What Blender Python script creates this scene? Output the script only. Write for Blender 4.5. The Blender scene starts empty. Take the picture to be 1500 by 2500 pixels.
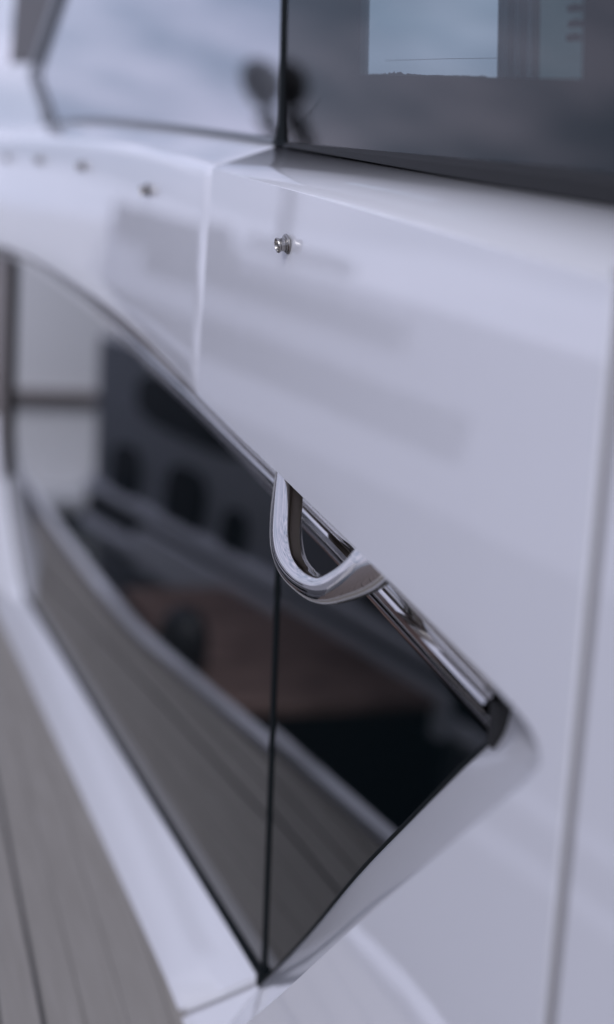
import bpy, bmesh, math, random
import numpy as np
from mathutils import Vector, Matrix
random.seed(7)
R = math.radians
scene = bpy.context.scene
Z0 = 2.2                      # height of the reference level (camera) above the water

# ------------------------------------------------------------------ camera
cam_d = bpy.data.cameras.new("camera")
cam = bpy.data.objects.new("camera", cam_d)
scene.collection.objects.link(cam)
scene.camera = cam
cam_d.sensor_fit = 'VERTICAL'
cam_d.sensor_height = 36.0
cam_d.lens = 46.08
cam_d.clip_start = 0.02
cam_d.clip_end = 2000
cam.location = (0, 0, Z0)
cam.rotation_euler = (R(90 - 18.81), 0, R(-19.09))
cam_d.dof.use_dof = True
cam_d.dof.focus_distance = 0.985
cam_d.dof.aperture_fstop = 2.1

# ------------------------------------------------------------------ sky and sun (bright overcast)
SUN_EL, SUN_AZ = R(40), R(-138)
world = bpy.data.worlds.new("World")
scene.world = world
world.use_nodes = True
wt = world.node_tree
wt.nodes.clear()
def wn(t, **k):
    n = wt.nodes.new(t)
    for a, v in k.items(): setattr(n, a, v)
    return n
wo = wn('ShaderNodeOutputWorld'); bg = wn('ShaderNodeBackground')
bg.inputs['Strength'].default_value = 0.092
sky = wn('ShaderNodeTexSky', sky_type='NISHITA', sun_disc=False)
sky.sun_elevation = SUN_EL; sky.sun_rotation = SUN_AZ
sky.dust_density = 2.0
tc = wn('ShaderNodeTexCoord')
mp = wn('ShaderNodeMapping'); mp.inputs['Location'].default_value = (3.4, 1.8, 4.6); mp.inputs['Scale'].default_value = (3.0, 3.0, 11.0)
nz = wn('ShaderNodeTexNoise'); nz.inputs['Scale'].default_value = 2.4; nz.inputs['Detail'].default_value = 6; nz.inputs['Roughness'].default_value = .55
cr = wn('ShaderNodeValToRGB'); cr.color_ramp.elements[0].position = .38; cr.color_ramp.elements[1].position = .62
cr.color_ramp.elements[0].color = (4.7, 5.5, 7.8, 1); cr.color_ramp.elements[1].color = (10.3, 10.3, 13.5, 1)
mx = wn('ShaderNodeMixRGB'); mx.inputs['Fac'].default_value = .86
L = wt.links.new
L(tc.outputs['Generated'], mp.inputs['Vector']); L(mp.outputs['Vector'], nz.inputs['Vector'])
L(nz.outputs['Fac'], cr.inputs['Fac']); L(sky.outputs['Color'], mx.inputs['Color1']); L(cr.outputs['Color'], mx.inputs['Color2'])
L(mx.outputs['Color'], bg.inputs['Color']); L(bg.outputs['Background'], wo.inputs['Surface'])

sun_d = bpy.data.lights.new("sun", 'SUN'); sun_d.energy = 1.5; sun_d.angle = R(30); sun_d.color = (.93, .95, 1.0)
sun = bpy.data.objects.new("sun", sun_d); scene.collection.objects.link(sun)
sd = Vector((math.sin(SUN_AZ) * math.cos(SUN_EL), math.cos(SUN_AZ) * math.cos(SUN_EL), math.sin(SUN_EL)))
sun.rotation_euler = sd.to_track_quat('Z', 'Y').to_euler()
sun.location = (-6, 3, 10)

scene.view_settings.view_transform = 'Standard'
scene.view_settings.look = 'None'
scene.view_settings.exposure = 0.03
scene.view_settings.gamma = 1.0

# ------------------------------------------------------------------ materials
def mat(name, col, rough=.4, metal=0, ior=1.5, coat=0, noise=None, bump=None, coat_rough=.03):
    m = bpy.data.materials.new(name); m.use_nodes = True
    nt = m.node_tree; b = nt.nodes['Principled BSDF']
    b.inputs['Base Color'].default_value = (*col, 1)
    b.inputs['Roughness'].default_value = rough
    b.inputs['Metallic'].default_value = metal
    b.inputs['IOR'].default_value = ior
    b.inputs['Coat Weight'].default_value = coat
    b.inputs['Coat Roughness'].default_value = coat_rough
    if noise:                                     # (scale vector, colour b, detail)
        t = nt.nodes.new('ShaderNodeTexCoord'); p = nt.nodes.new('ShaderNodeMapping')
        p.inputs['Scale'].default_value = noise[0]
        n = nt.nodes.new('ShaderNodeTexNoise'); n.inputs['Scale'].default_value = 1; n.inputs['Detail'].default_value = noise[2]
        r = nt.nodes.new('ShaderNodeValToRGB')
        r.color_ramp.elements[0].color = (*col, 1); r.color_ramp.elements[1].color = (*noise[1], 1)
        r.color_ramp.elements[0].position = .35; r.color_ramp.elements[1].position = .65
        nt.links.new(t.outputs['Object'], p.inputs['Vector']); nt.links.new(p.outputs['Vector'], n.inputs['Vector'])
        nt.links.new(n.outputs['Fac'], r.inputs['Fac']); nt.links.new(r.outputs['Color'], b.inputs['Base Color'])
    if bump:                                      # (scale vector, strength, distance)
        t = nt.nodes.new('ShaderNodeTexCoord'); p = nt.nodes.new('ShaderNodeMapping')
        p.inputs['Scale'].default_value = bump[0]
        n = nt.nodes.new('ShaderNodeTexNoise'); n.inputs['Scale'].default_value = 1; n.inputs['Detail'].default_value = 2
        bp = nt.nodes.new('ShaderNodeBump'); bp.inputs['Strength'].default_value = bump[1]; bp.inputs['Distance'].default_value = bump[2]
        nt.links.new(t.outputs['Object'], p.inputs['Vector']); nt.links.new(p.outputs['Vector'], n.inputs['Vector'])
        nt.links.new(n.outputs['Fac'], bp.inputs['Height']); nt.links.new(bp.outputs['Normal'], b.inputs['Normal'])
        if coat: nt.links.new(bp.outputs['Normal'], b.inputs['Coat Normal'])
    return m
M = {}
M['gelcoat'] = mat('gelcoat', (.68, .675, .71), .32, coat=1, coat_rough=.015, bump=((11, 7, 2.0), .45, .0008))
M['gelcoat'].node_tree.nodes['Principled BSDF'].inputs['Coat IOR'].default_value = 2.0
M['glass_black'] = mat('glass_black', (.002, .004, .005), .012, ior=1.85)
M['glass_far'] = mat('glass_far', (.002, .004, .005), .012, ior=1.85, coat=.6, coat_rough=.01)
M['glass_mirror'] = mat('glass_mirror', (.47, .485, .525), .02, metal=.85, ior=1.6)
M['rubber'] = mat('rubber', (.006, .008, .009), .5, ior=1.18)
M['gasket'] = mat('gasket', (.022, .022, .023), .55, ior=1.25, bump=((120, 8, 120), .4, .001))
M['sealant'] = mat('sealant', (.21, .20, .20), .7, ior=1.25)
M['channel'] = mat('channel', (.20, .175, .155), .7, ior=1.2)
M['joint_filler'] = mat('joint_filler', (.40, .39, .41), .6)
M['chrome'] = mat('chrome', (.60, .585, .575), .035, metal=1)
M['steel'] = mat('steel', (.34, .325, .31), .24, metal=1, bump=((900, 900, 900), .25, .0004))
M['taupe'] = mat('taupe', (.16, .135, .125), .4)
M['louvre'] = mat('louvre', (.11, .105, .108), .5)
M['frame_grey'] = mat('frame_grey', (.10, .108, .118), .35)
M['teak'] = mat('teak', (.235, .215, .192), .75, noise=((110, 2.5, 60), (.27, .248, .224), 3), bump=((300, 8, 80), .1, .0004))
M['caulk'] = mat('caulk', (.085, .08, .075), .7)
M['inner'] = mat('inner_wall', (.02, .021, .024), .7)
M['lining'] = mat('lining', (.010, .017, .021), .9, ior=1.1)
M['board'] = mat('board', (.85, .95, .92), .5)
M['mullion'] = mat('mullion', (.25, .29, .29), .5)
def translucent(name, col):
    m = bpy.data.materials.new(name); m.use_nodes = True
    nt = m.node_tree; b = nt.nodes['Principled BSDF']; b.inputs['Base Color'].default_value = (*col, 1); b.inputs['Roughness'].default_value = .7
    t = nt.nodes.new('ShaderNodeBsdfTranslucent'); t.inputs['Color'].default_value = (*col, 1)
    x = nt.nodes.new('ShaderNodeMixShader'); x.inputs['Fac'].default_value = .75
    o = nt.nodes['Material Output']; nt.links.new(b.outputs[0], x.inputs[1]); nt.links.new(t.outputs[0], x.inputs[2]); nt.links.new(x.outputs[0], o.inputs['Surface'])
    return m
M['blind'] = translucent('blind_cloth', (.72, .84, .80))
M['cord'] = translucent('cord', (.95, .95, .97))
M['ink'] = mat('ink', (.03, .03, .03), .5)
M['jetty_wood'] = mat('jetty_wood', (.11, .085, .075), .6, noise=((4, 40, 4), (.17, .135, .12), 3))
M['wood'] = mat('pontoon_wood', (.13, .078, .062), .55, noise=((6, 14, 6), (.27, .18, .145), 4))
M['pont_trim'] = mat('pontoon_trim', (.62, .62, .64), .5)
M['white_paint'] = mat('white_paint', (.84, .83, .85), .25, coat=.6)
M['grey_hull'] = mat('grey_hull', (.25, .255, .27), .3, coat=.5)
M['dark_glass'] = mat('dark_glass', (.006, .007, .009), .05)
M['black'] = mat('black_paint', (.012, .012, .013), .45)
M['concrete'] = mat('quay_concrete', (.26, .25, .24), .8, noise=((1.5, 1.5, 1.5), (.34, .33, .32), 4))

# water
wm = mat('water', (.012, .02, .022), .06, ior=1.33, bump=((1.6, 1.1, 1), .5, .06)); M['water'] = wm

# tinted see-through glass: real fresnel mirror over a dark tint
def tint_glass(name, tint, ior):
    m = bpy.data.materials.new(name); m.use_nodes = True
    nt = m.node_tree; nt.nodes.clear()
    o = nt.nodes.new('ShaderNodeOutputMaterial'); s = nt.nodes.new('ShaderNodeMixShader')
    fr = nt.nodes.new('ShaderNodeFresnel'); fr.inputs['IOR'].default_value = ior
    g = nt.nodes.new('ShaderNodeBsdfGlossy'); g.inputs['Roughness'].default_value = .01
    t = nt.nodes.new('ShaderNodeBsdfTransparent'); t.inputs['Color'].default_value = (*tint, 1)
    nt.links.new(fr.outputs['Fac'], s.inputs['Fac']); nt.links.new(t.outputs[0], s.inputs[1]); nt.links.new(g.outputs[0], s.inputs[2])
    nt.links.new(s.outputs[0], o.inputs['Surface'])
    return m
M['tinted'] = tint_glass('glass_tinted', (.27, .345, .365), 1.62)

# ------------------------------------------------------------------ mesh helpers
def put(name, verts, faces, m, parent=None, smooth=None, world_off=True):
    """one mesh object; verts in scene metres with z measured from the camera level"""
    me = bpy.data.meshes.new(name)
    off = Vector((0, 0, Z0)) if world_off else Vector()
    if parent is not None:
        p = parent
        while p is not None:
            off -= p.location; p = p.parent
    me.from_pydata([tuple(Vector(v) + off) for v in verts], [], faces)
    me.materials.append(M[m]); me.update()
    bm = bmesh.new(); bm.from_mesh(me); bmesh.ops.recalc_face_normals(bm, faces=bm.faces); bm.to_mesh(me); bm.free()
    if smooth is not None:
        for p in me.polygons: p.use_smooth = True
        me.set_sharp_from_angle(angle=R(smooth))
    o = bpy.data.objects.new(name, me); scene.collection.objects.link(o)
    if parent is not None: o.parent = parent
    return o
def thing(name, label, cat, loc, group=None):
    o = bpy.data.objects.new(name, None); scene.collection.objects.link(o)
    o.location = (loc[0], loc[1], loc[2] + Z0)
    o['label'] = label; o['category'] = cat
    if group: o['group'] = group
    o.empty_display_size = .1
    return o
def bevel(o, w, seg=3, weight=False, ang=30):
    b = o.modifiers.new('bevel', 'BEVEL'); b.width = w; b.segments = seg
    b.limit_method = 'WEIGHT' if weight else 'ANGLE'; b.angle_limit = R(ang); b.harden_normals = True
    for p in o.data.polygons: p.use_smooth = True
def box(name, lo, hi, m, parent=None, bev=0):
    (a, b, c), (d, e, f_) = lo, hi
    v = [(a,b,c),(d,b,c),(d,e,c),(a,e,c),(a,b,f_),(d,b,f_),(d,e,f_),(a,e,f_)]
    o = put(name, v, [(0,3,2,1),(4,5,6,7),(0,1,5,4),(1,2,6,5),(2,3,7,6),(3,0,4,7)], m, parent)
    if bev: bevel(o, bev, 2)
    return o
def loft(name, rows, m, parent=None, smooth=40, closed=False, caps=False):
    n = len(rows[0]); v = [p for r_ in rows for p in r_]; f_ = []
    for i in range(len(rows) - 1):
        for j in range(n if closed else n - 1):
            k = (j + 1) % n
            f_.append((i*n + j, i*n + k, (i+1)*n + k, (i+1)*n + j))
    if caps:
        f_.append(tuple(range(n))); f_.append(tuple(range((len(rows)-1)*n, len(rows)*n)))
    return put(name, v, f_, m, parent, smooth)
def plate(name, pts, dx, m, parent=None, bev=0):
    """closed outline of 3-D points given thickness dx along x"""
    n = len(pts); v = list(pts) + [(p[0] + dx, p[1], p[2]) for p in pts]
    f_ = [tuple(range(n)), tuple(range(2*n - 1, n - 1, -1))] + [(i, (i+1) % n, n + (i+1) % n, n + i) for i in range(n)]
    o = put(name, v, f_, m, parent)
    if bev: bevel(o, bev, 3)
    return o
def curve(pts, soft=0):
    a = np.array(pts)
    if soft:                                    # run on straight past both ends, then average: no kinks
        s0 = (a[1]-a[0])/(a[1, 0]-a[0, 0]); s1 = (a[-1]-a[-2])/(a[-1, 0]-a[-2, 0])
        a = np.vstack([a[0] - s0, a, a[-1] + s1])
    k = np.linspace(-soft, soft, 11) if soft else np.zeros(1)
    return lambda y: float(np.mean(np.interp(y + k, a[:, 0], a[:, 1])))
def smoothpath(pts, n):
    """Catmull-Rom through pts"""
    P = [np.array(p, float) for p in pts]; P = [2*P[0] - P[1]] + P + [2*P[-1] - P[-2]]
    out = []
    for i in range(1, len(P) - 2):
        for k in range(n):
            t = k / n; a, b, c, d = P[i-1:i+3]
            out.append(.5*((2*b) + (c-a)*t + (2*a-5*b+4*c-d)*t*t + (3*b-a-3*c+d)*t**3))
    out.append(P[-2]); return out
def tube(name, pts, rad, m, parent=None, seg=12):
    rows = []
    for i, p in enumerate(pts):
        p = Vector(p); a = Vector(pts[max(i-1, 0)]); b = Vector(pts[min(i+1, len(pts)-1)])
        t = (b - a).normalized(); u = t.orthogonal() if abs(t.z) > .9 else t.cross(Vector((0, 0, 1))); u.normalize(); w = t.cross(u)
        r_ = rad[i] if isinstance(rad, (list, tuple)) else rad
        rows.append([tuple(p + u*r_*math.cos(2*math.pi*k/seg) + w*r_*math.sin(2*math.pi*k/seg)) for k in range(seg)])
    return loft(name, rows, m, parent, 50, True, True)

# ------------------------------------------------------------------ lines of the yacht's cabin side
def plan(y):                      # how the cabin side widens beyond the knuckle at y = 1.19
    t = max(0, y - 1.19); return -.015*t - .002*t*t
skin = lambda y, z: .3164 + .10*(z + .1285) + plan(y)
glz = lambda y, z: .345 + .06*(z + .30) + plan(y + .145)   # the glass turns at its own joint, y = 1.045
upg = lambda y, z: .386 + .15*(z + .07) + plan(y)
ztop = curve([(1.188,-.0873),(1.337,-.0841),(1.565,-.0857),(1.967,-.0976),(2.607,-.1238),(3.6,-.17)], .10)
zbot = curve([(.5,-.3125),(.533,-.3122),(.614,-.3085),(.72,-.306),(.954,-.301),(1.19,-.2975),(1.331,-.2878),(1.513,-.2816),(1.724,-.2836),(1.976,-.2895),(2.298,-.3042),(2.569,-.3252),(3.6,-.42)], .10)
ztrim = curve([(.60,-.384),(.635,-.3843),(.84,-.3712),(1.085,-.3655),(1.255,-.3580),(1.496,-.3526),(1.713,-.3424),(1.904,-.3393),(2.135,-.3420),(2.549,-.3501),(2.654,-.3678),(3.2,-.40)], .10)
zglass = curve([(1.031,-.8534),(1.674,-.9338),(1.965,-.9702),(2.581,-1.0436),(3.6,-1.165)], .10)
xbase = lambda y: .2430 + plan(y)
zdeck = lambda y: -.94 - max(0, y - 1.135)*.110
zledge = curve([(.3,-.0690),(1.19,-.0690),(1.447,-.0700),(1.629,-.0718),(1.856,-.0745),(2.146,-.0823),(2.378,-.0974),(3.6,-.15)], .10)

yacht = thing('yacht', 'white motor yacht cabin side with black wedge window and chrome grab handle, filling the picture', 'yacht', (.9, 1.2, -2.2))

# near side moulding: skin with the pointed window notch, rounded top, ledge under the upper glass
notch = smoothpath([(.5334,-.3122),(.517,-.3155),(.5061,-.3235),(.5125,-.3395),(.5816,-.4182),(.6867,-.5401),(.8036,-.6797),(.8877,-.777),(1.047,-.962),(1.062,-.98)], 5)
lip = [(y, zbot(y)) for y in (1.1885, 1.07, .954, .837, .72, .66, .614, .57)]
out = [(1.1885,-.0880),(.5075,-.0905)] + [(.4013,-1.0)] + [(1.075,-1.0)] + [tuple(p) for p in notch[::-1]] + lip[::-1]
F = [(skin(a, b), a, b) for a, b in out]
B = []
for i, (a, b) in enumerate(out):
    if i == 0: B.append((upg(a, -.069), a, -.069))
    elif i == 1: B.append((upg(a, -.069), a, -.069))
    else: B.append((skin(a, b) + .005, a, b))
n = len(F)
side = put('cabin_side', F + B, [tuple(range(n)), tuple(range(2*n-1, n-1, -1))] + [(i, (i+1) % n, n + (i+1) % n, n + i) for i in range(n)], 'gelcoat', yacht)
at = side.data.attributes.new('bevel_weight_edge', 'FLOAT', 'EDGE')
for e in side.data.edges:
    a, b = e.vertices
    if a < n and b < n:
        s = {a, b}
        if s == {0, 1}: at.data[e.index].value = 1.0
        elif s == {1, 2}: at.data[e.index].value = .25
        elif s == {0, n-1}: at.data[e.index].value = .11
        else: at.data[e.index].value = .16
    elif {a % n, b % n} <= {0} : at.data[e.index].value = .25
bevel(side, .008, 4, weight=True)

# far side moulding (beyond the joint), curved in plan
rows = []
ys = [1.1915, 1.196] + list(np.linspace(1.22, 3.6, 44))
for i, y in enumerate(ys):
    zt, zb = ztop(y), zbot(y); s = .0014 if i == 0 else 0
    xl = upg(y, zledge(y)); r_ = .008; row = [(xl + .0, y, zledge(y) - s)]
    xt = skin(y, zt)
    for k in range(7):                          # rounded shoulder
        a = k/6; q0 = Vector((xt + r_*1.6, zt + .0022)); q1 = Vector((xt, zt)); q2 = Vector((skin(y, zt - r_*1.6), zt - r_*1.6))
        q = q0*(1-a)**2 + q1*2*a*(1-a) + q2*a*a
        row.append((q.x + s, y, q.y - s*.5))
    for k in range(1, 7):
        z = zt - .0128 + (zb + .003 - zt + .0128)*k/6
        row.append((skin(y, z) + s, y, z))
    row += [(skin(y, zb) + .0012 + s, y, zb), (skin(y, zb) + .02, y, zb + .001)]
    rows.append(row)
far = loft('cabin_side', rows, 'gelcoat', yacht, 50)
# return of the joint and a dark backing in it
put('joint_backing', [(skin(1.19,-.09)+.006,1.1880,-.086),(skin(1.19,-.09)+.006,1.1925,-.086),(skin(1.19,-.296)+.006,1.1925,-.296),(skin(1.19,-.296)+.006,1.1880,-.296)], [(0,1,2,3)], 'sealant', yacht)

# nearer moulding to the right of the vertical groove
yg = lambda z: .5075 + (z + .0905)*.1168 - .0085
out2 = [(yg(-.09),-.0905),(-.6,-.0905),(-.6,-1.0),(yg(-1.0),-1.0)]
F = [(skin(a, b) + .001, a, b) for a, b in out2]; B = [(upg(a,-.069), a, -.069) if i < 2 else (skin(a, b)+.012, a, b) for i, (a, b) in enumerate(out2)]
n2 = 4
s2 = put('cabin_side', F + B, [(0,1,2,3),(7,6,5,4)] + [(i, (i+1) % 4, 4+(i+1) % 4, 4+i) for i in range(4)], 'gelcoat', yacht)
at = s2.data.attributes.new('bevel_weight_edge', 'FLOAT', 'EDGE')
for e in s2.data.edges:
    s = set(e.vertices)
    if s == {0, 1}: at.data[e.index].value = 1.0
    elif s == {0, 3}: at.data[e.index].value = .25
    elif max(s) < 4: at.data[e.index].value = .25
bevel(s2, .008, 4, weight=True)
zz = [-.086, -.4, -1.0]
loft('groove_sealant', [[(skin(yg(z), z) + .0022, yg(z) - .004, z), (skin(yg(z), z) + .0022, yg(z) + .0125, z)] for z in zz], 'sealant', yacht)

# inner wall behind everything below the upper glass
box('inner_wall', (.425, -.7, -1.0), (.44, 3.2, -.10), 'inner', yacht)

# reveal of the notch between skin edge and glass
inner_pts = [(.612,-.352),(.6201,-.3688),(.6299,-.3846),(.6693,-.4279),(.7392,-.5078),(.8175,-.5993),(.9131,-.7199),(1.0186,-.8445),(1.06,-.885)]
outer_pts = [(.5334,-.3122),(.5061,-.3235),(.5075,-.332),(.5125,-.3395),(.5816,-.4182),(.6867,-.5401),(.8036,-.6797),(.8877,-.777),(1.047,-.962)]
ip = smoothpath(inner_pts, 5); op = smoothpath(outer_pts, 5)
rows = []
for (a, b), (c, d) in zip(op, ip):
    p0 = Vector((skin(a, b) + .004, a, b)); p3 = Vector((glz(c, d) - .002, c, d)); row = []
    for k in range(7):
        t = k/6; q = p0.lerp(p3, t); row.append(tuple(q))
    rows.append(row)
loft('window_reveal', rows, 'gelcoat', yacht, 70)
# black seal bead along the notch edge of the glass
ib = [(glz(a, b) - .002, a, b) for a, b in ip[4:36]]
tube('window_seal', ib, .0024, 'rubber', yacht, 8)

# lower glass, near wedge pane
o_ = [(1.055, ztrim(1.055)+.02), (.85, ztrim(.85)+.02), (.63, ztrim(.63)+.02)] + [tuple(p) for p in ip[6:36]] + [(1.031, -.8534)]
plate('window_pane', [(glz(a, b), a, b) for a, b in o_], .006, 'glass_black', yacht)
# lower glass, long far pane
rows = []
for y in [1.058] + list(np.linspace(1.1, 2.95, 40)):
    zt = ztrim(y) + .02; zb = zglass(y) - .004; rows.append([(glz(y - (.026*k/14 if y < 1.08 else 0), zt + (zb - zt)*k/14), y - (.026*k/14 if y < 1.08 else 0), zt + (zb - zt)*k/14) for k in range(15)])
loft('window_pane', rows, 'glass_far', yacht, 60)
# black joint between the two panes with its foot
jr = []
for k in range(13):
    t = k/12; y = 1.0575 - .0265*t; z = -.36 - .4934*t; x = glz(y, z); w_ = .0042 if k < 12 else .0085
    jr.append([(x + .001, y + w_ + .001, z), (x - .0024, y + w_*.6, z), (x - .0024, y - w_*.6, z), (x + .001, y - w_ - .001, z)])
loft('window_joint', jr, 'rubber', yacht, 30)
put('joint_foot', *(lambda c: ([(c[0] + .006*math.cos(a)*s, c[1] + .010*math.sin(a)*s, c[2] + h) for h, s in ((.012,.55),(.004,.9),(-.006,1)) for a in np.linspace(0, 2*math.pi, 10, endpoint=False)],
    [(i*10+j, i*10+(j+1) % 10, (i+1)*10+(j+1) % 10, (i+1)*10+j) for i in range(2) for j in range(10)] + [tuple(range(10)), tuple(range(20, 30))]))((glz(1.03,-.855) - .002, 1.030, -.852)), 'rubber', yacht, 60)
# thin shadow seal where glass meets the sill
tube('window_seal', [(glz(y, zglass(y)) - .001, y, zglass(y) + .001) for y in np.linspace(1.03, 2.65, 24)], .004, 'rubber', yacht, 8)
# taupe strip at the window's far end: a brown reflection built in solid
loft('reflection_strip', [[(glz(y, z) - .010, y, z) for y in (2.66 + (z + .28)*-.25, 2.80, 2.95, 3.3)] for z in (-.26, -.45, -.62, -.86)], 'taupe', yacht)
# white far corner frame, sweeping up from the sill
fr = smoothpath([(2.55,-1.05),(2.641,-1.0182),(2.781,-.9261),(2.863,-.7997),(2.875,-.73)], 4)
loft('window_surround', [[(glz(a, b) - .004, a, b), (glz(a, b) - .016, a + .012, b - .004), (skin(a + .3, b - .02) - .03, a + .45, b - .06)] for a, b in fr], 'gelcoat', yacht, 60)

# sill between glass and deck: far piece and near piece with a joint
# the joint is slanted: its inner end stands at y 1.035, its outer end at y 1.157
def sill(name, y0t, y0b, y1, nseg, sgn=1):
    rows = []
    for i in range(nseg):
        s = i/(nseg - 1); row = []
        for k in range(9):
            t = k/8; y = (y0t + (y0b - y0t)*t)*(1 - s) + y1*s
            zt = zglass(y) if y > 1.03 else -.8534; xt = glz(y, zt) - .0015; xb = xbase(y)
            e = .0035 if i == 0 else 0
            row.append((xt + (xb - xt)*t - .001*math.sin(math.pi*t) + e, y, zt + (zdeck(y) + .003 - zt)*t + .001*math.sin(math.pi*t) - e))
        row.append((row[-1][0] + .006, row[-1][1], row[-1][2] - .014))
        rows.append(row)
        if i == 0: rows.append([(p[0] - .0035 if k < 9 else p[0], p[1] + .0035*sgn, p[2] + .0035) for k, p in enumerate(row)])
    return loft(name, rows, 'gelcoat', yacht, 60)
sill('window_sill', 1.036, 1.112, 3.6, 40, 1)
sill('window_sill', 1.028, 1.104, .55, 10, -1)
# groove filler under the sill joint
put('sill_joint', [(glz(1.03,-.8534)+.004,1.02,-.858),(glz(1.03,-.8534)+.004,1.045,-.858),(.2470,1.119,-.944),(.2470,1.096,-.944)], [(0,1,2,3)], 'joint_filler', yacht)

# chrome moulding under the lip of the skin, along the top of the glass
prof = [(0,0),(-.0040,.0004),(-.0064,.0022),(-.0070,.0100),(-.0062,.0122),(-.0075,.0140),(-.0105,.0156),(-.0125,.0190),(-.0125,.0235),(-.0100,.0262),(-.0066,.0275),(-.0070,.0300),(-.0110,.0330),(-.0128,.0380)]
rows = []
for y in list(np.linspace(.627, 1.19, 16)) + list(np.linspace(1.22, 3.0, 34)):
    zt = ztrim(y); gap = (zbot(y) - zt); s = gap/.070; s = max(.30, min(1.0, s))
    rows.append([(glz(y, zt) + dx*(.6 + .4*s), y, zt + dz*s) for dx, dz in prof])
trim = loft('chrome_moulding', rows, 'chrome', yacht, 28)
# black rubber channel between the moulding and the lip
loft('rubber_channel', [[(glz(y, ztrim(y)) - .0126, y, ztrim(y) + .0378*max(.30, min(1, (zbot(y) - ztrim(y))/.070))), (skin(y, zbot(y)) + .012, y, zbot(y) + .004), (skin(y, zbot(y)) + .006, y, zbot(y) + .0006)] for y in list(np.linspace(.612, 1.19, 16)) + list(np.linspace(1.22, 3.0, 24))], 'channel', yacht, 60)
# rubber end block of the moulding
plate('moulding_end', [(glz(.6,-.37) - .012, a, b) for a, b in ((.622,-.354),(.611,-.353),(.610,-.367),(.617,-.3845),(.623,-.383))], .012, 'gasket', yacht, .0012)

# chrome grab handle hanging under the lip
hang = [(.958,-.285),(.949,-.300),(.938,-.314),(.921,-.331),(.900,-.3465),(.872,-.3555),(.838,-.3560),(.806,-.350),(.784,-.337),(.768,-.322),(.757,-.305),(.745,-.288)]
path = smoothpath([(.3155 + (b + .30)*.45 + .007*max(0, min(1, (.80 - a)/.045)), a, b) for a, b in hang], 5)
hw = [.0165,.0165,.0160,.0150,.0130,.0110,.0095,.0105,.0130,.0165,.0185,.0190]
rows = []
NS = 28
for i, p in enumerate(path):
    p = Vector(p); t = (Vector(path[min(i+1, len(path)-1)]) - Vector(path[max(i-1, 0)])).normalized()
    sp = i/(len(path)-1); kk = .45 - .90*max(0, min(1, (sp - .42)/.40)); u = Vector((1, -.85*max(0, 1 - sp/.40), -kk)).normalized(); w = t.cross(u).normalized(); u = w.cross(t)
    wid = float(np.interp(i/5, range(12), hw)); thk = .0118
    row = []
    for k in range(NS):
        a = 2*math.pi*k/NS; ca, sa = math.cos(a), math.sin(a); e = .86
        row.append(tuple(p + u*thk*math.copysign(abs(ca)**e, ca) + w*wid*math.copysign(abs(sa)**e, sa)))
    rows.append(row)
handle = loft('grab_handle', rows, 'chrome', yacht, 80, True, True)
sb = handle.modifiers.new('smooth', 'SUBSURF'); sb.levels = 1; sb.render_levels = 2

# snap studs for the cover
def stud_mesh():
    pr = [(.0,.0),(.0074,.0),(.0078,.0006),(.0078,.0013),(.0072,.0020),(.0062,.0022),(.0062,.0030),(.0052,.0034),(.0049,.0050),(.0050,.0066),(.0057,.0074),(.0059,.0082),(.0055,.0090),(.0049,.0091),(.0045,.0084),(.0043,.0040),(.0,.0036)]
    N = 24; v = []; f_ = []
    for r_, h in pr:
        for k in range(N): v.append((-h, r_*math.cos(2*math.pi*k/N), r_*math.sin(2*math.pi*k/N)))
    for i in range(len(pr)-1):
        for k in range(N): f_.append((i*N+k, i*N+(k+1) % N, (i+1)*N+(k+1) % N, (i+1)*N+k))
    return v, f_
sv, sf = stud_mesh()
ang = math.atan(.10)
for i, (y, z) in enumerate([(.9571,-.1281),(1.423,-.1265),(1.792,-.1260),(2.138,-.1395),(2.493,-.1578)]):
    c = Vector((skin(y, z) - .0006, y, z)); m_ = Matrix.Rotation(-ang, 3, 'Y')
    par = side if i == 0 else far
    put('snap_stud', [tuple(c + m_ @ Vector(v)) for v in sv], sf, 'steel', par, 35)

# ------------------------------------------------------------------ upper glass
yj = lambda z: 1.187 + .355*(z + .07)           # the upright joint leans a little
pane = put('saloon_pane', [(upg(y, z), y, z) for y, z in ((yj(-.068)-.002,-.068),(.0,-.068),(.0,.55),(yj(.55)-.002,.55))], [(0,3,2,1)], 'tinted', yacht)
if pane.data.polygons[0].normal.x > 0: pane.data.flip_normals()          # the outside of the glass faces out
ye = curve([(-.0974,2.378),(-.0146,2.617),(.1066,2.421),(.55,1.70)])
rows = []
for s in np.linspace(0, 1, 30):
    row = []
    for k in range(16):
        t = k/15; zb = -.072 - .026*s; z = zb + (.55 - zb)*t**1.6; y = yj(z) + .002 + (ye(z) - yj(z) - .002)*s
        if k == 0: z = zledge(y) - .001
        row.append((upg(y, z), y, z))
    rows.append(row)
loft('saloon_pane', rows, 'glass_mirror', yacht, 60)
# upright seal between them, with a flared foot
jr = []
for z, w_ in ((-.0695,.0190),(-.067,.0150),(-.063,.0085),(-.05,.0066),(-.02,.0062),(.0,.0058),(.2,.0055),(.55,.0055)):
    q = yj(z); x = upg(q, z); d_ = .0035 if z > -.055 else .0065
    jr.append([(x + .001, q + w_, z), (x - d_*.75, q + w_*.55, z), (x - d_, q, z), (x - d_*.75, q - w_*.55, z), (x + .001, q - w_, z)])
loft('saloon_seal', jr, 'rubber', yacht, 60)
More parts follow.
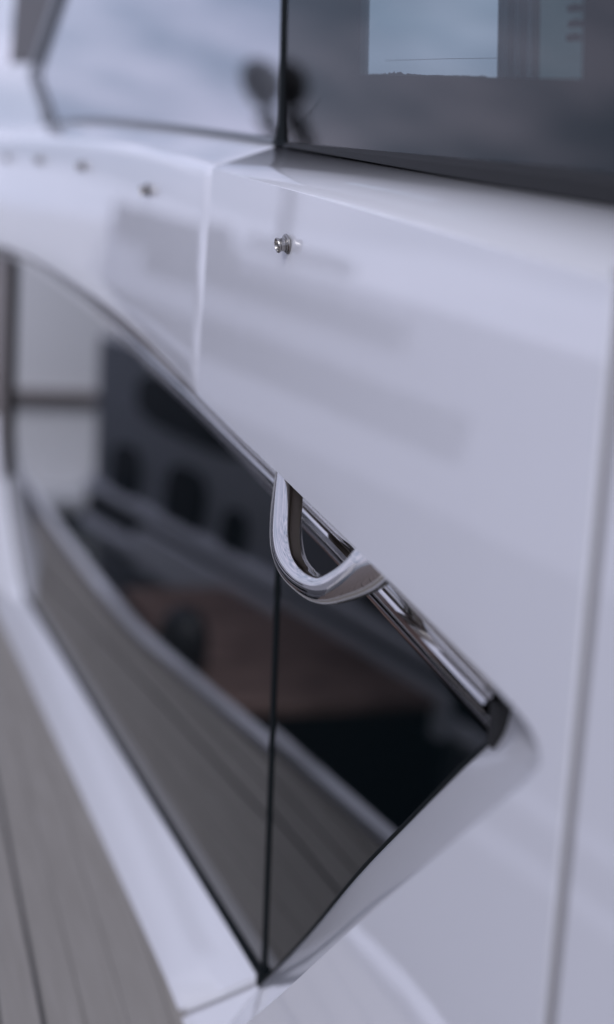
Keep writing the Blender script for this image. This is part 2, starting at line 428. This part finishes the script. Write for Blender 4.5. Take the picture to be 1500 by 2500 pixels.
# gasket wedge under the near pane, thin dark bead under the far pane
rows = []
for y in np.linspace(1.165, .0, 20):
    h = .0035 + .0115*min(1, (1.165 - y)/.52); z = -.0695
    rows.append([(upg(y, z) - .0005, y, z - .0055*min(1, (1.165 - y)/.5)), (upg(y, z) - .0058, y, z + .0005), (upg(y, z) - .0050, y, z + h*.7), (upg(y, z) - .0015 + .15*h, y, z + h), (upg(y, z) + .15*h + .0005, y, z + h + .0005)])
loft('glass_gasket', rows, 'gasket', yacht, 25)
tube('glass_gasket', [(upg(y, zledge(y)) - .001, y, zledge(y) + .002) for y in np.linspace(1.20, 2.375, 24)], .0042, 'frame_grey', yacht, 8)
# grey chevron frame closing the far pane
rows = []
for z in (-.0985, -.0146, .1066, .3, .55):
    y = ye(z); rows.append([(upg(y, z) - .003, y - .02, z), (upg(y, z) - .010, y, z), (upg(y, z) - .010, y + .05, z), (upg(y, z) + .004, y + .06, z)])
loft('pane_frame', rows, 'frame_grey', yacht, 20)
# white pillar beyond, with a louvred vent
rows = []
for z in (-.13, -.06, -.0135, .004):
    rows.append([(upg(y, z) - .006, y, z) for y in (ye(max(z, -.097)) + .05, 2.8, 3.1, 3.6)])
loft('aft_pillar', rows, 'gelcoat', yacht, 30)
loft('aft_pillar', [[(upg(y, z) - .006, y, z) for y in (3.0, 3.2, 3.6)] for z in (.004, .3, .6)], 'gelcoat', yacht, 30)
vent = loft('louvre_vent', [[(upg(y, z) + .022, y, z) for y in (ye(z) + .03, 2.75, 3.02)] for z in (.002, .1, .3, .55)], 'inner', yacht)
for k in range(9):
    y = 2.25 + .085*k
    rows = [[(upg(y, z) + .014, y - .03, z), (upg(y, z) - .004, y + .022, z), (upg(y, z) + .012, y + .028, z)] for z in ([.004, .1, .3, .55] if y > 2.62 else [.004 + (2.62 - y)*.62, .1 + (2.62-y)*.62, .45, .7])]
    loft('slat', rows, 'louvre', vent)

# ------------------------------------------------------------------ inside of the saloon behind the tinted pane
def lin(y, z): return upg(y, z) + .024
Y0, Y1, ZW = .716, 1.082, -.0075
def leaned(name, y0, y1, z0, z1, dx, th, m, parent=yacht):
    """a board on the leaning inner wall, from y0 to y1 and z0 to z1"""
    c = []
    for y, z in ((y0, z0), (y1, z0), (y1, z1), (y0, z1)):
        q = y + .36*(z - ZW); c.append((lin(q, z) + dx, q, z))
    return plate(name, c, th, m, parent)
leaned('cabin_lining', .0, 1.7, -.09, ZW, 0, .006, 'lining')
leaned('cabin_lining', Y1, 1.7, ZW, .55, 0, .006, 'lining')
leaned('cabin_lining', -.4, Y0, ZW, .55, 0, .006, 'lining')
blind = leaned('roller_blind', .70, .795, -.02, .55, .012, .002, 'blind')
leaned('mullion', .790, .8415, -.02, .55, .008, .004, 'mullion')
leaned('opening_rim', 1.070, 1.083, -.008, .55, .002, .003, 'mullion')
def rod(y, dx, za, zb, ra, rb):
    p = []
    for z in (za, zb):
        q = y + .36*(z - ZW); p.append((lin(q, z) + dx, q, z))
    tube('blind_rod', p, [ra, rb], 'cord', yacht, 8)
rod(.822, .002, -.02, .55, .0026, .0026); rod(.804, .003, -.02, .05, .0024, .0005); rod(.789, .004, -.02, .05, .0018, .0005)
for z, s in ((.0335, 1.0), (.0245, 1.1), (.0165, .9)):         # small dark marks on the pale blind
    for k in range(3):
        ya = .744 - .0085*s + .006*k
        leaned('mark', ya, ya + .0046, z - .0024, z + .0018 + .0008*(k % 2), .010, .001, 'ink', blind)
tube('cable', [(lin(1.07,.006)+.02, 1.075, .0040), (lin(.955,.006)+.02, .955, .0048), (lin(.845,.006)+.02, .845, .0048)], .00018, 'ink', yacht, 6)
# scum of old sealant along the lower edge of the opening
rows = []
for y in np.linspace(1.072, .84, 70):
    h = .0006 + .0028*math.exp(-((y - 1.0)/.03)**2)*random.random() + .0006*random.random()
    rows.append([(lin(y, ZW) - .0006, y, ZW - .0005), (lin(y, ZW) - .0006, y, ZW + h)])
loft('old_sealant', rows, 'mullion', yacht)
# cabin shell: narrow ceiling, floor, ends left off; the far side is open glazing
box('cabin_ceiling', (.48, -.6, .55), (.80, 7.5, .58), 'lining', yacht)  # ceiling and roof cut back so sky from above backlights the blind
box('cabin_floor', (.45, -.6, -.9), (3.2, 7.5, -.87), 'lining', yacht)
box('far_coaming', (3.2, -.6, -.9), (3.22, 7.5, -.12), 'lining', yacht)
box('roof', (.40, -.7, .585), (.85, 3.1, .62), 'white_paint', yacht, .01)

# ------------------------------------------------------------------ side deck, gunwale and topsides
gun = lambda y: .066 - .075*max(0, 2.45 - y)**1.2 - .04*max(0, y - 2.45)**1.5
YS = [-1.2, -.4, .4] + [round(float(t), 3) for t in np.linspace(.9, 3.2, 24)] + [3.6, 5]
deck = loft('side_deck', [[(gun(y) - .01, y, zdeck(y) - .05), (gun(y) - .01, y, zdeck(y) - .004), (.42, y, zdeck(y) - .004), (.42, y, zdeck(y) - .05)] for y in YS], 'caulk', yacht, 20)
for k in (-7, -6, -5, -4, -3, -2, -1, 0, 1, 2, 3):
    xa = .1070 + .0425*k; g = .0045 if k == 0 else .0008 if k > 0 else .0022
    rows = []
    for y in YS[:-1]:
        o = .028*(y - 1.19); lo = gun(y) - .002
        a = min(.405, max(lo, xa + o + g)); b = max(lo + .001, min(.41, xa + .0425 + o - (.0 if k >= 0 else .0010))); z = zdeck(y)
        rows.append([(a, y, z - .006), (a, y, z), (b, y, z), (b, y, z - .006)])
    loft('plank', rows, 'teak', deck, 20)
loft('gunwale', [[(gun(y) - .02, y, zdeck(y) - .06), (gun(y) - .017, y, zdeck(y) + .008), (gun(y) - .012, y, zdeck(y) + .012), (gun(y) + .011, y, zdeck(y) + .012), (gun(y) + .014, y, zdeck(y) + .008), (gun(y) + .014, y, zdeck(y) - .01)] for y in YS], 'gelcoat', yacht, 30)
loft('topsides', [[(gun(y) - .014, y, zdeck(y) - .06), (gun(y) + .02, y, -1.55), (gun(y) + .10, y, -2.0), (gun(y) + .35, y, -2.4)] for y in YS], 'white_paint', yacht)

# ------------------------------------------------------------------ the marina that mirrors in the yacht
def structure(o): o['kind'] = 'structure'; return o
structure(put('water', [(-600,-600,-2.2),(600,-600,-2.2),(600,900,-2.2),(-600,900,-2.2)], [(0,1,2,3)], 'water'))

hx = lambda y: -1.08 + .30*(y - 2.97)          # line of the neighbouring boat's side
pont = thing('pontoon', 'wedge of reddish brown plank pontoon, mirrored low in the black window', 'pontoon', (-.6, 4, -2.2))
plate2 = [(-.36, 3.12), (-.30, 4.6), (hx(4.6) + .05, 4.6), (hx(3.12) + .05, 3.12)]
def slab(name, pts, z0, z1, m, parent):
    n = len(pts); v = [(x, y, z0) for x, y in pts] + [(x, y, z1) for x, y in pts]
    return put(name, v, [tuple(range(n)), tuple(range(n, 2*n))] + [(i, (i+1) % n, n + (i+1) % n, n + i) for i in range(n)], m, parent)
slab('float', [(-.38, 3.14), (-.34, 4.03), (hx(4.03) + .03, 4.03), (hx(3.14) + .03, 3.14)], -2.4, -1.63, 'black', pont)
slab('fascia', [(hx(3.10) + .075, 3.10), (hx(4.62) + .075, 4.62), (hx(4.62) + .045, 4.62), (hx(3.10) + .045, 3.10)], -1.72, -1.575, 'pont_trim', pont)
for k in range(7):
    y0 = 3.12 + .134*k; y1 = y0 + .128
    slab('deck_board', [(-.36 + .04*(y0 - 3.12), y0), (-.36 + .04*(y1 - 3.12), y1), (hx(y1) + .078, y1), (hx(y0) + .078, y0)], -1.63, -1.60 + random.uniform(-.002, .002), 'wood', pont)

nb = thing('motorboat', 'grey hulled motorboat with dark windows, mirrored aslant above the brown pontoon', 'motorboat', (-1.9, 4, -2.2))
YH = (1.6, 2.2, 3.3, 4.4, 5.1)
loft('hull', [[(hx(y), y, -.93), (hx(y) - .02, y, -1.5), (hx(y) - .10, y, -2.4)] for y in YH], 'grey_hull', nb, 40)
put('transom', [(hx(5.1), 5.1, -.93), (hx(5.1) - .10, 5.1, -2.4), (-3, 5.4, -2.4), (-3, 5.4, -.93)], [(0,1,2,3)], 'grey_hull', nb)
put('bow', [(hx(1.6), 1.6, -.93), (hx(1.6) - .10, 1.6, -2.4), (-3, 2.0, -2.4), (-3, 2.0, -.93)], [(0,1,2,3)], 'grey_hull', nb)
put('foredeck', [(hx(1.6), 1.6, -.93), (hx(5.1), 5.1, -.93), (-3, 5.4, -.93), (-3, 2.0, -.93)], [(0,1,2,3)], 'white_paint', nb)
for zr, rr_ in ((-1.54, .030), (-1.70, .042)): tube('rub_rail', [(hx(y) - .005, y, zr) for y in (1.6, 3.3, 5.1)], rr_, 'pont_trim', nb, 8)
def side_window(name, y0, y1, z0, z1, off, parent, m='dark_glass', lean=0):
    c = [(y0, z0), (y1, z0), (y1 + lean, z1), (y0 + lean, z1)]
    d_ = .015
    v = [(hx(y) + off, y, z) for y, z in c] + [(hx(y) + off - d_, y, z) for y, z in c]
    return put(name, v, [(0,1,2,3),(7,6,5,4)] + [(i, (i+1) % 4, 4 + (i+1) % 4, 4 + i) for i in range(4)], m, parent)
def oval_window(yc, zc, wy_, wz, lean, e=.6):
    c = []
    for k in range(18):
        a = 2*math.pi*k/18; dz = wz*math.copysign(abs(math.sin(a))**e, math.sin(a)); dy = wy_*math.copysign(abs(math.cos(a))**e, math.cos(a))
        c.append((yc + dy - lean*.10*dz, zc + dz))
    v = [(hx(y) + .005, y, z) for y, z in c] + [(hx(y) - .012, y, z) for y, z in c]; n = 18
    put('hull_window', v, [tuple(range(n)), tuple(range(2*n-1, n-1, -1))] + [(i, (i+1) % n, n + (i+1) % n, n + i) for i in range(n)], 'dark_glass', nb)
for a in ((4.45, -1.09, .36, .10, .3), (4.86, -1.43, .085, .115, .55), (4.46, -1.42, .115, .13, .6), (4.16, -1.46, .06, .10, .6), (3.25, -1.34, .42, .15, .4), (3.72, -1.12, .22, .09, .3)): oval_window(*a)
side_window('boot_stripe', 1.6, 5.1, -1.66, -1.575, .003, nb, 'black')
cabin = loft('cabin', [[(hx(y) - .002, y, -.935), (hx(y) - .004, y, -.82), (hx(y) - .03, y, -.40), (hx(y) - .4, y, -.34), (hx(y) - 1.4, y, -.34)] for y in (1.65, 3.0, 4.0, 5.0)], 'white_paint', nb, 20)
side_window('cabin_window', 3.12, 4.9, -.81, -.65, -.006, cabin); side_window('cabin_window', 3.45, 4.7, -.545, -.455, -.012, cabin)
for y in (1.65, 5.0): put('cabin_end', [(hx(y) - .002, y, -.935), (hx(y) - .03, y, -.40), (hx(y) - .4, y, -.34), (hx(y) - 1.4, y, -.34), (hx(y) - 1.4, y, -.935)], [(0,1,2,3,4)], 'white_paint', nb)

side_window('radar_arch', 4.30, 4.86, -.455, -.33, .004, nb, 'black', lean=.06)
side_window('radar_arch', 3.70, 4.25, -.375, -.335, .004, nb, 'black')
lamp = thing('deck_lamp', 'dark round headed lamp on bent stalk, mirrored beside the upright window seal', 'lamp', (-.90, 4.5, -.93))
lx, ly, lz = -.685, 4.5, .250
tube('stalk', [(-.90, 4.5, -.93), (-.90, 4.5, -.2), (-.86, 4.5, .03), (-.79, 4.5, .094), (-.718, 4.5, .165)], [.026, .026, .028, .028, .036], 'black', lamp, 10)
hv = []; hf = []
for h, r_ in ((-.075,.02),(-.06,.04),(-.035,.062),(.0,.076),(.035,.074),(.064,.055),(.08,.018)):
    for k in range(14): hv.append((lx + r_*math.cos(2*math.pi*k/14) + .25*h, ly + r_*math.sin(2*math.pi*k/14), lz + h))
for i in range(6):
    for k in range(14): hf.append((i*14+k, i*14+(k+1) % 14, (i+1)*14+(k+1) % 14, (i+1)*14+k))
put('lamp_head', hv, hf + [tuple(range(14)), tuple(range(84, 98))], 'black', lamp, 60)

def lathe_thing(name, label, cat, c, pr, m, N=14):
    v = [(c[0] + r_*math.cos(2*math.pi*k/N), c[1] + r_*math.sin(2*math.pi*k/N), c[2] + h) for h, r_ in pr for k in range(N)]
    f_ = [(i*N+k, i*N+(k+1) % N, (i+1)*N+(k+1) % N, (i+1)*N+k) for i in range(len(pr)-1) for k in range(N)] + [tuple(range(N)), tuple(range((len(pr)-1)*N, len(pr)*N))]
    o = put(name, v, f_, m, None, 50); o['label'] = label; o['category'] = cat
    return o
lathe_thing('fender', 'black fender hanging at the edge of the brown pontoon, mirrored in the far window pane', 'fender', (-.33, 3.38, -1.66), [(0,.03),(.03,.06),(.08,.075),(.17,.075),(.22,.06),(.25,.03)], 'black')
lathe_thing('mooring_buoy', 'pale round buoy floating on dark water, mirrored low in the near pane', 'buoy', (-1.20, 3.68, -2.26), [(0,.03),(.03,.08),(.07,.11),(.11,.115),(.15,.10),(.19,.05),(.21,.02)], 'white_paint')

wy = thing('white_yacht', 'bright white yacht stern moored behind, mirrored at the far end of the window', 'yacht', (-1.2, 9, -2.2))
YT = 6.9
put('stern', [(.05, YT, -2.12), (-2.2, YT, -2.12), (-2.2, YT + .12, -.55), (.0, YT + .12, -.55)], [(0,1,2,3)], 'white_paint', wy)
box('swim_platform', (-2.2, YT - .25, -2.16), (.05, YT + .1, -2.08), 'pont_trim', wy, .01)
box('rub_strake', (-2.2, YT - .02, -1.63), (.05, YT + .06, -1.56), 'taupe', wy, .01)
put('hull', [(.05, YT, -2.4), (.0, YT + .12, -.55), (-.2, 14, -.4), (-.2, 14, -2.4)], [(0,1,2,3)], 'white_paint', wy)
put('cockpit_deck', [(0, YT + .12, -.55), (-2.2, YT + .12, -.55), (-2.2, 14, -.55), (-.2, 14, -.55)], [(0,1,2,3)], 'white_paint', wy)

# the wide jetty the picture is taken from: brown boards on dark beams, mirrored only in the chrome
jet = thing('jetty', 'wide brown boarded jetty alongside, mirrored as stripes in the chrome grab handle', 'jetty', (-5, -2, -2.2))
for xb in (-9.0, -6.2, -3.4, -.62): box('beam', (xb - .09, -6, -2.4), (xb + .09, 1.75, -1.635), 'caulk', jet)
b0 = slab('deck_board', [(-9.2, -6), (-.45, -6), (-.45, -5.86), (-9.2, -5.86)], -1.635, -1.60, 'jetty_wood', jet)
for k in range(1, 52):
    c = b0.copy(); scene.collection.objects.link(c); c.parent = jet; c.location = (random.uniform(-.01, .01), .149*k, random.uniform(-.002, .002))
